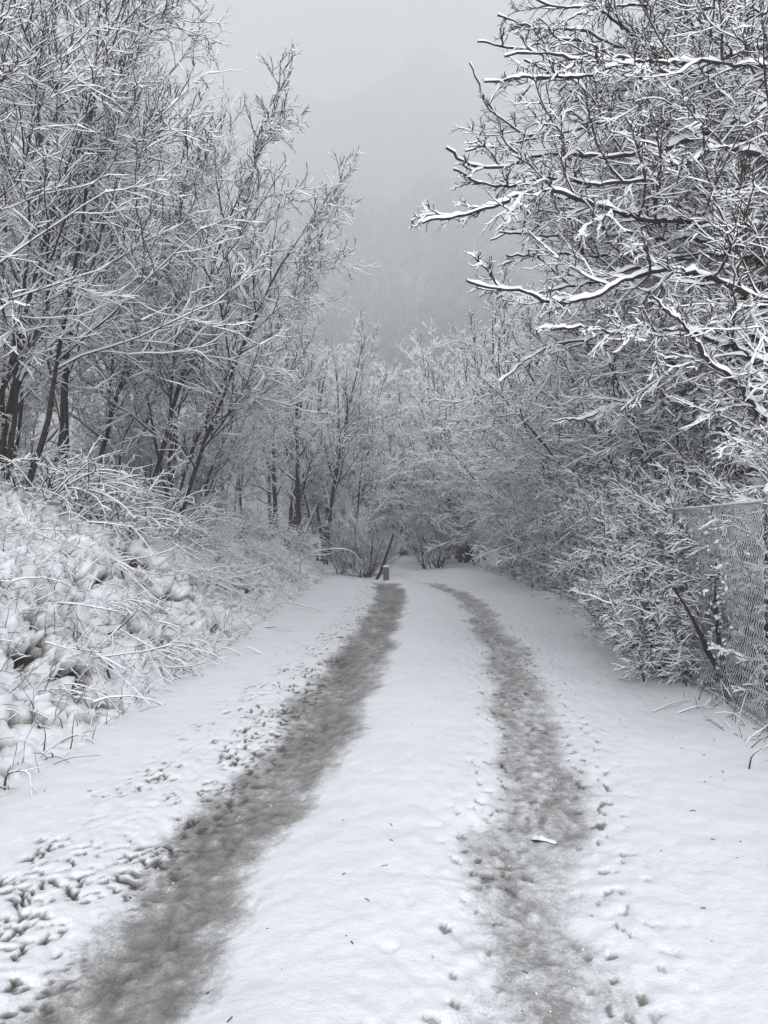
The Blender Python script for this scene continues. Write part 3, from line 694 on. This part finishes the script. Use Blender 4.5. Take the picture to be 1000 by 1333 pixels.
for i in range(len(pd) - 1):
    d0, d1 = pd[i] + .05, pd[i + 1] - .05
    L = d1 - d0; pitch = .05 if i < 4 else .075; nw = int(L / pitch); nz = int(FH / pitch / 1.0)
    if i >= 4: nz = nz // 2
    dd = d0 + (np.arange(nw) + .5) * L / nw
    zz = np.linspace(.03, FH, nz + 1)
    zig = (np.arange(nz + 1) % 2) - .5
    D_ = dd[:, None] + zig[None] * L / nw * 1.04
    sag = .025 * np.sin(np.linspace(0, 3.14, nw))[:, None]
    X_ = fenx(D_) - .055 + .012 * pnoise(D_ * 2, zz[None] * 2, 91) + sag + .003 * (zig[None] > 0)
    Z_ = zz[None] + base_h(fenx(D_), D_)
    P = np.stack([X_, D_, Z_], -1); R = np.full(P.shape[:2], (.0046 if i < 3 else .006))
    b = Bag(); tubes(b, P, R, (.028 if i < 3 else .034) * (.3 + 1.2 * rf.random(nw)), rf, 4, cut=.1, cap=.4)
    o = link('wire_mesh', b.mesh('wire_mesh', [M_FROST, M_SNOW]), fence); o['kind'] = 'stuff'
    # snow lodged here and there in the mesh
    nc = 90 if i < 3 else 50
    cd = rf.uniform(d0, d1, nc); cz = FH * rf.random(nc) ** .8; cr = .006 + .022 * rf.random(nc) ** 2.5
    oc = np.array([(1, 0, 0), (0, 1, 0), (-1, 0, 0), (0, -1, 0), (0, 0, 1), (0, 0, -1)], float)
    Vc = oc[None] * cr[:, None, None] * rf.uniform(.5, 1.6, (nc, 6, 1)) * np.array([.7, 1.5, .7]) + np.stack([fenx(cd) - .045, cd, cz + base_h(fenx(cd), cd)], -1)[:, None]
    Tc = (np.array([(0, 1, 4), (1, 2, 4), (2, 3, 4), (3, 0, 4), (1, 0, 5), (2, 1, 5), (3, 2, 5), (0, 3, 5)])[None] + np.arange(nc)[:, None, None] * 6).reshape(-1, 3)
    o = link('lodged_snow', raw_mesh('lodged_snow', Vc, np.zeros((0, 4), int), M_SNOW, None, True, Tc), fence); o['kind'] = 'stuff'
    # line wire at the top with the snow it carries
    t = np.linspace(d0 - .05, d1 + .05, 40); P = np.stack([fenx(t) - .05, t, base_h(fenx(t), t) + FH + .01], -1)[None]
    b = Bag(); tubes(b, P, np.full((1, 40), .005), .022, rf, 6, cap=.5, lump=True)
    link('top_wire', b.mesh('top_wire', [M_WIRE, M_SNOW]), fence)

# ------------------------------------------------------------------ evergreen shrubs, ivy
def leaf_cloud(n, seed, rad, h, size, shape=1.0, snow=.25):
    q = np.random.default_rng(seed)
    u = norm(q.standard_normal((n, 3))) * (q.random((n, 1)) ** .4)
    lump = 1 + .2 * np.sin(u[:, :1] * 5 + seed) * np.cos(u[:, 1:2] * 6)
    c = u * lump * np.array([rad, rad, h / 2]) + np.array([0, 0, h / 2])
    c[:, :2] *= (1 - shape * .55 * np.clip(c[:, 2:3] / h, 0, 1))
    a = norm(q.standard_normal((n, 3))); bv = norm(np.cross(a, q.standard_normal((n, 3))))
    s = size * q.uniform(.6, 1.3, (n, 1))
    V = np.stack([c - a * s, c + bv * s * .45, c + a * s, c - bv * s * .45], 1)
    return V, np.arange(n * 4).reshape(n, 4), (q.random(n) < snow).astype(int)
def evergreen(name, label, loc, seed, rad, h, n, size, mat, group=None, shape=1.0, snow=.13):
    o = thing(name, label, 'shrub', loc, 0, group)
    V, Q, M = leaf_cloud(n, seed, rad, h, size, shape, snow)
    link('foliage', raw_mesh('foliage', V, Q, [mat, M_SNOW], M, smooth=False), o)
    q = np.random.default_rng(seed); b = Bag()
    P = walk(np.c_[q.normal(0, .06, (4, 2)), np.full(4, -.1)], np.c_[q.normal(0, .3, (4, 2)), np.ones(4)], np.full(4, h * .8), 8, .08, .2, q)
    tubes(b, P, .03 * np.linspace(1, .3, 8)[None] * np.ones((4, 1)), 0, q, 6); link('stem', b.mesh('stem', [M_BARK, M_SNOW]), o)
    return o
DB = dict(h=2.3, r=.028, n1=15, n2=9, n3=5, n4=0, stems=8, spread=.3, fan=.25, lean=(.02, 0), ttrop=.1, twander=.1, a1=42, trop1=.3, trop2=.2, trop3=.1, snow=.005, t0=.05, l1=(.3, .5), limbs=0, twig=M_BARK, flat=.1)
db = plant_tree('dark_shrub', DB, 711, 'loose dark shrub beside the small post at the lane end', 'shrub', (-.75, 26.9, gz(-.75, 26.9)), 0)
dup(db, (2.0, 31.0, gz(2.0, 31)), 1.3, 1.05, 'loose dark shrub right of the snowy gap at the lane end')
dup(db, (-1.5, 28.0, gz(-1.5, 28)), 2.4, .62, 'low dark bush under the paired trunks left of the lane end')
dup(db, (-.35, 27.6, gz(-.35, 27.6)), 4, .7, 'small dark shrub close behind the post at the lane end')
for x, d, sc, rz in [(-3, 52, 1, 1), (-.8, 51, 1, 2), (1.4, 52.5, 1.0, .3), (3.4, 50.5, 1.1, 4), (5.6, 49, 1.1, 5), (-5.5, 49, 1.2, 2.7), (.4, 55, 1.1, 3.3), (2.6, 56, 1.2, 1.7)]:
    dup(F1, (x, d, gz(x, d)), rz, sc, 'misted thicket bush far beyond the bend of the lane', 'thicket far beyond the bend')
evergreen('ivy', 'snow-dusted green ivy growing through the fence beside the near post', (3.06, 6.75, .15), 704, .24, 1.45, 1100, .028, M_IVY, shape=.2, snow=.5)
evergreen('ivy', 'dark ivy mass behind the wire where the fence meets the verge', (3.45, 8.6, 0), 705, .35, 1.2, 1500, .03, M_GREEN, shape=.2, snow=.35)

# ------------------------------------------------------------------ small things
pz = gz(-.02, 24.8)
post = thing('wooden_post', 'short wooden post with a cap of snow at the lane end', 'post', (.07, 24.9, pz))
V, Q = box_v(0, 0, -.1, .46, .19, .17, .9); link('shaft', raw_mesh('shaft', V, Q, M_POST, smooth=False), post)
snow_cap(0, 0, .455, .11, .06, 650, 'snow_cap', post)
q = np.random.default_rng(5)
b = Bag(); tubes(b, resample([(0, 0, -.1), (.18, 0, .25), (.30, .02, .6), (.48, .05, 1.1), (.62, .05, 1.55)], 12)[None], np.linspace(.055, .03, 12)[None], 0, q, 10)
o = thing('leaning_sapling', 'short dark leaning trunk beside the small post', 'tree', (-.30, 25.6, gz(-.3, 25.6))); link('trunk', b.mesh('trunk', [M_BARK, M_SNOW]), o)

def stick(name, label, cat, pts, r, snow, mat=None, forks=2, seed=1, group=None):
    q = np.random.default_rng(seed); pts = np.asarray(pts, float); base = pts[0].copy()
    P = resample(pts - base, 12)[None] ; R = np.linspace(r, r * .5, 12)[None]
    b = Bag(); tubes(b, P, R, snow, q, 6)
    if forks:
        c, rc = children(P, R, forks, .3, .9, .25, .5, 40, 12, 6, .12, .1, .6, q, rmin=.003, flat=.6); tubes(b, c, rc, snow * .8, q, 4)
    o = link(name, b.mesh(name, [mat or M_TWIG, M_SNOW])); o.location = base
    return tag(o, label, cat, group)
def on(x, d, h=0.): return (x, d, gz(x, d) + h)
stick('branch_stub', 'snow-topped broken stick lying in the right wheel track', 'stick', [on(.795, 4.12, .012), on(.83, 4.06, .02), on(.89, 4.0, .016)], .011, .022, M_BARK, 0, 2)
stick('fallen_twig', 'bare forked twig sticking out of the right verge near the fence', 'twig', [on(2.43, 5.15, .0), on(2.44, 5.12, .10), on(2.55, 5.1, .15), on(2.75, 5.15, .17)], .006, .004, M_BROWN, 4, 3)
stick('bent_twig', 'curved dry twigs poking out of the snow at the lower left edge', 'twig', [on(-2.33, 4.75, -.02), on(-2.28, 4.7, .12), on(-2.15, 4.68, .13), on(-2.12, 4.66, .0)], .007, .006, M_BROWN, 5, 4)
stick('fallen_stick', 'straight dark stick leaning up out of the left bank', 'stick', [on(-3.0, 8.4, .03), on(-2.85, 8.3, .18), on(-2.62, 8.2, .42)], .012, .010, M_BARK, 0, 5)
stick('fallen_stick', 'long thin stick lying down the left bank beside the leaning stick', 'stick', [on(-2.95, 8.5, .08), on(-2.6, 8.3, .12), on(-2.2, 8.1, .22)], .010, .012, M_BARK, 1, 6)
stick('bent_cane', 'single arched cane hooking over the lane end from the bank', 'cane', [on(-2.4, 22, 0.), on(-2.35, 22, .5), on(-2.0, 22, .95), on(-1.4, 22, 1.05), on(-.9, 22, .98), on(-.68, 22, .72)], .016, .03, M_TWIG, 1, 7)
stick('fallen_stick', 'forked stick lying on the snow at the foot of the bank', 'stick', [on(-1.95, 12.6, .0), on(-1.7, 12.3, .06), on(-1.42, 12.0, .02)], .010, .012, M_TWIG, 2, 8)
stick('fallen_stick', 'thin stick jutting from the foot of the bank on to the verge', 'stick', [on(-2.0, 15.5, .15), on(-1.6, 15.2, .12), on(-1.2, 15.0, .03)], .012, .014, M_TWIG, 1, 9)
rs = np.random.default_rng(31)
for i in range(26):
    d = rs.uniform(6, 19); x = float(fenx(np.array(d))) - rs.uniform(.05, .9) ** 1.0 * .75; a = rs.uniform(0, 6.28); L = rs.uniform(.15, .5)
    stick('fallen_twig', 'snowy twig fallen on the right verge below the fence', 'twig', [on(x, d, .0), on(x + .5 * L * math.cos(a), d + .5 * L * math.sin(a), .04), on(x + L * math.cos(a), d + L * math.sin(a), .01)], .006, .010, M_TWIG, 2, 40 + i, 'twigs fallen on the right verge')
# dead leaves still hanging in the bushes
def leaf_me(mat, seed):
    q = np.random.default_rng(seed); k = 8; V = [(0, 0, 0)]; 
    for i in range(k):
        an = i / k * 6.283; V.append((math.cos(an) * .6 * (1 + .2 * q.standard_normal()), .35 * math.cos(2 * an) * .4, math.sin(an) * (1 + .15 * q.standard_normal())))
    T = [(0, i + 1, (i + 1) % k + 1) for i in range(k)]
    return raw_mesh('dead_leaf', V, np.zeros((0, 4), int), mat, None, True, T)
LM = [leaf_me(M_LEAF, 1), leaf_me(M_LEAF, 2), leaf_me(M_RUST, 3)]
for i in range(46):
    px, py, d = rs.uniform(600, 990), rs.uniform(340, 780), rs.uniform(7, 13)
    p = cam_pt(px, py, d)
    if p[0] < 2.2 or p[2] < .3: continue
    o = link('dead_leaf', LM[i % 2]); o.location = p; o.scale = (rs.uniform(.02, .042),) * 3; o.rotation_euler = tuple(rs.uniform(-1, 1, 3))
    tag(o, 'withered brown leaf hanging in the snowy branches above the fence', 'leaf', 'withered leaves in the right-hand branches')
for lab, p in (('russet leaf hanging alone among the white twigs right of the lane', cam_pt(801, 445, 8.5)), ('curled russet leaf hanging low in the bush in front of the fence', cam_pt(819, 715, 9.6))):
    o = link('dead_leaf', LM[2]); o.location = p; o.scale = (.045,) * 3; tag(o, lab, 'leaf')

# ------------------------------------------------------------------ wood on the far hillside
def hill_wood():
    q = np.random.default_rng(90); n = 2300
    d = 120 + 560 * q.random(n) ** 1.15; x = q.uniform(-95, 150, n) * (d / 690) + 4 + q.normal(0, 8, n); z = hill_h(x, d)
    h = q.uniform(8, 17, n); per = 80
    u = norm(q.standard_normal((n, per, 3))) * q.random((n, per, 1)) ** .35
    c = u * (h * .42)[:, None, None] * np.array([.8, .8, 1.1]) + np.stack([x, d, z + h * .55], -1)[:, None]
    D = norm(u + .5 * q.standard_normal(u.shape) + np.array([0, 0, .4])); S = norm(np.cross(D, q.standard_normal(u.shape)))
    s = q.uniform(.6, 1.4, (n, per, 1))
    V = np.stack([c - D * s, c + S * s * .3, c + D * s, c - S * s * .3], 2)
    fr = np.clip(.08 + .26 * sstep(40, 240, z) + .34 * pnoise(x * .03, z * .03, 95) + .17 * q.standard_normal(n), .02, .7)
    M = (q.random((n, per)) < fr[:, None]).astype(int)
    # trunks
    b = Bag(); b.add(V, np.arange(n * per * 4).reshape(-1, 4), M)
    P = np.stack([np.stack([x, d, z - .5], -1), np.stack([x, d, z + h * .8], -1)], 1)
    tubes(b, P, np.tile([[.2, .06]], (n, 1)), 0, q, 4, upright=True)
    return b.mesh('hillside_wood', [M_WOOD, M_WOODS], smooth=False)
tag(link('hillside_wood', hill_wood()), 'bare wood on the hillside fading into the mist', 'wood', kind='stuff')

# ------------------------------------------------------------------ haze
hm = bpy.data.materials.new('haze'); hm.use_nodes = True
hn = hm.node_tree.nodes; hl = hm.node_tree.links
for x in list(hn):
    if x.type == 'BSDF_PRINCIPLED': hn.remove(x)
pv = hn.new('ShaderNodeVolumePrincipled'); pv.inputs['Density'].default_value = HAZE_DENSITY
pv.inputs['Color'].default_value = (.96, .975, .985, 1); pv.inputs['Anisotropy'].default_value = .15
hl.new(pv.outputs['Volume'], hn['Material Output'].inputs['Volume'])
b0, b1 = np.array([-456, -36, -16.0]), np.array([456, 940, HT + 30])
V, Q = [], [(0, 3, 2, 1), (4, 5, 6, 7), (0, 1, 5, 4), (1, 2, 6, 5), (2, 3, 7, 6), (3, 0, 4, 7)]
for z in (b0[2], b1[2]):
    V += [(b0[0], b0[1], z), (b1[0], b0[1], z), (b1[0], b1[1], z), (b0[0], b1[1], z)]
tag(link('haze', raw_mesh('haze', V, Q, hm, smooth=False)), kind='stuff')
tri = sum(len(m.polygons) * 2 for m in bpy.data.meshes)
print('script', round(time.time() - T0, 1), 's; unique tris ~', tri, 'objects', len(bpy.data.objects), 'hill top', float(hill.data.vertices[0].co.z), max(v.co.z for v in hill.data.vertices))
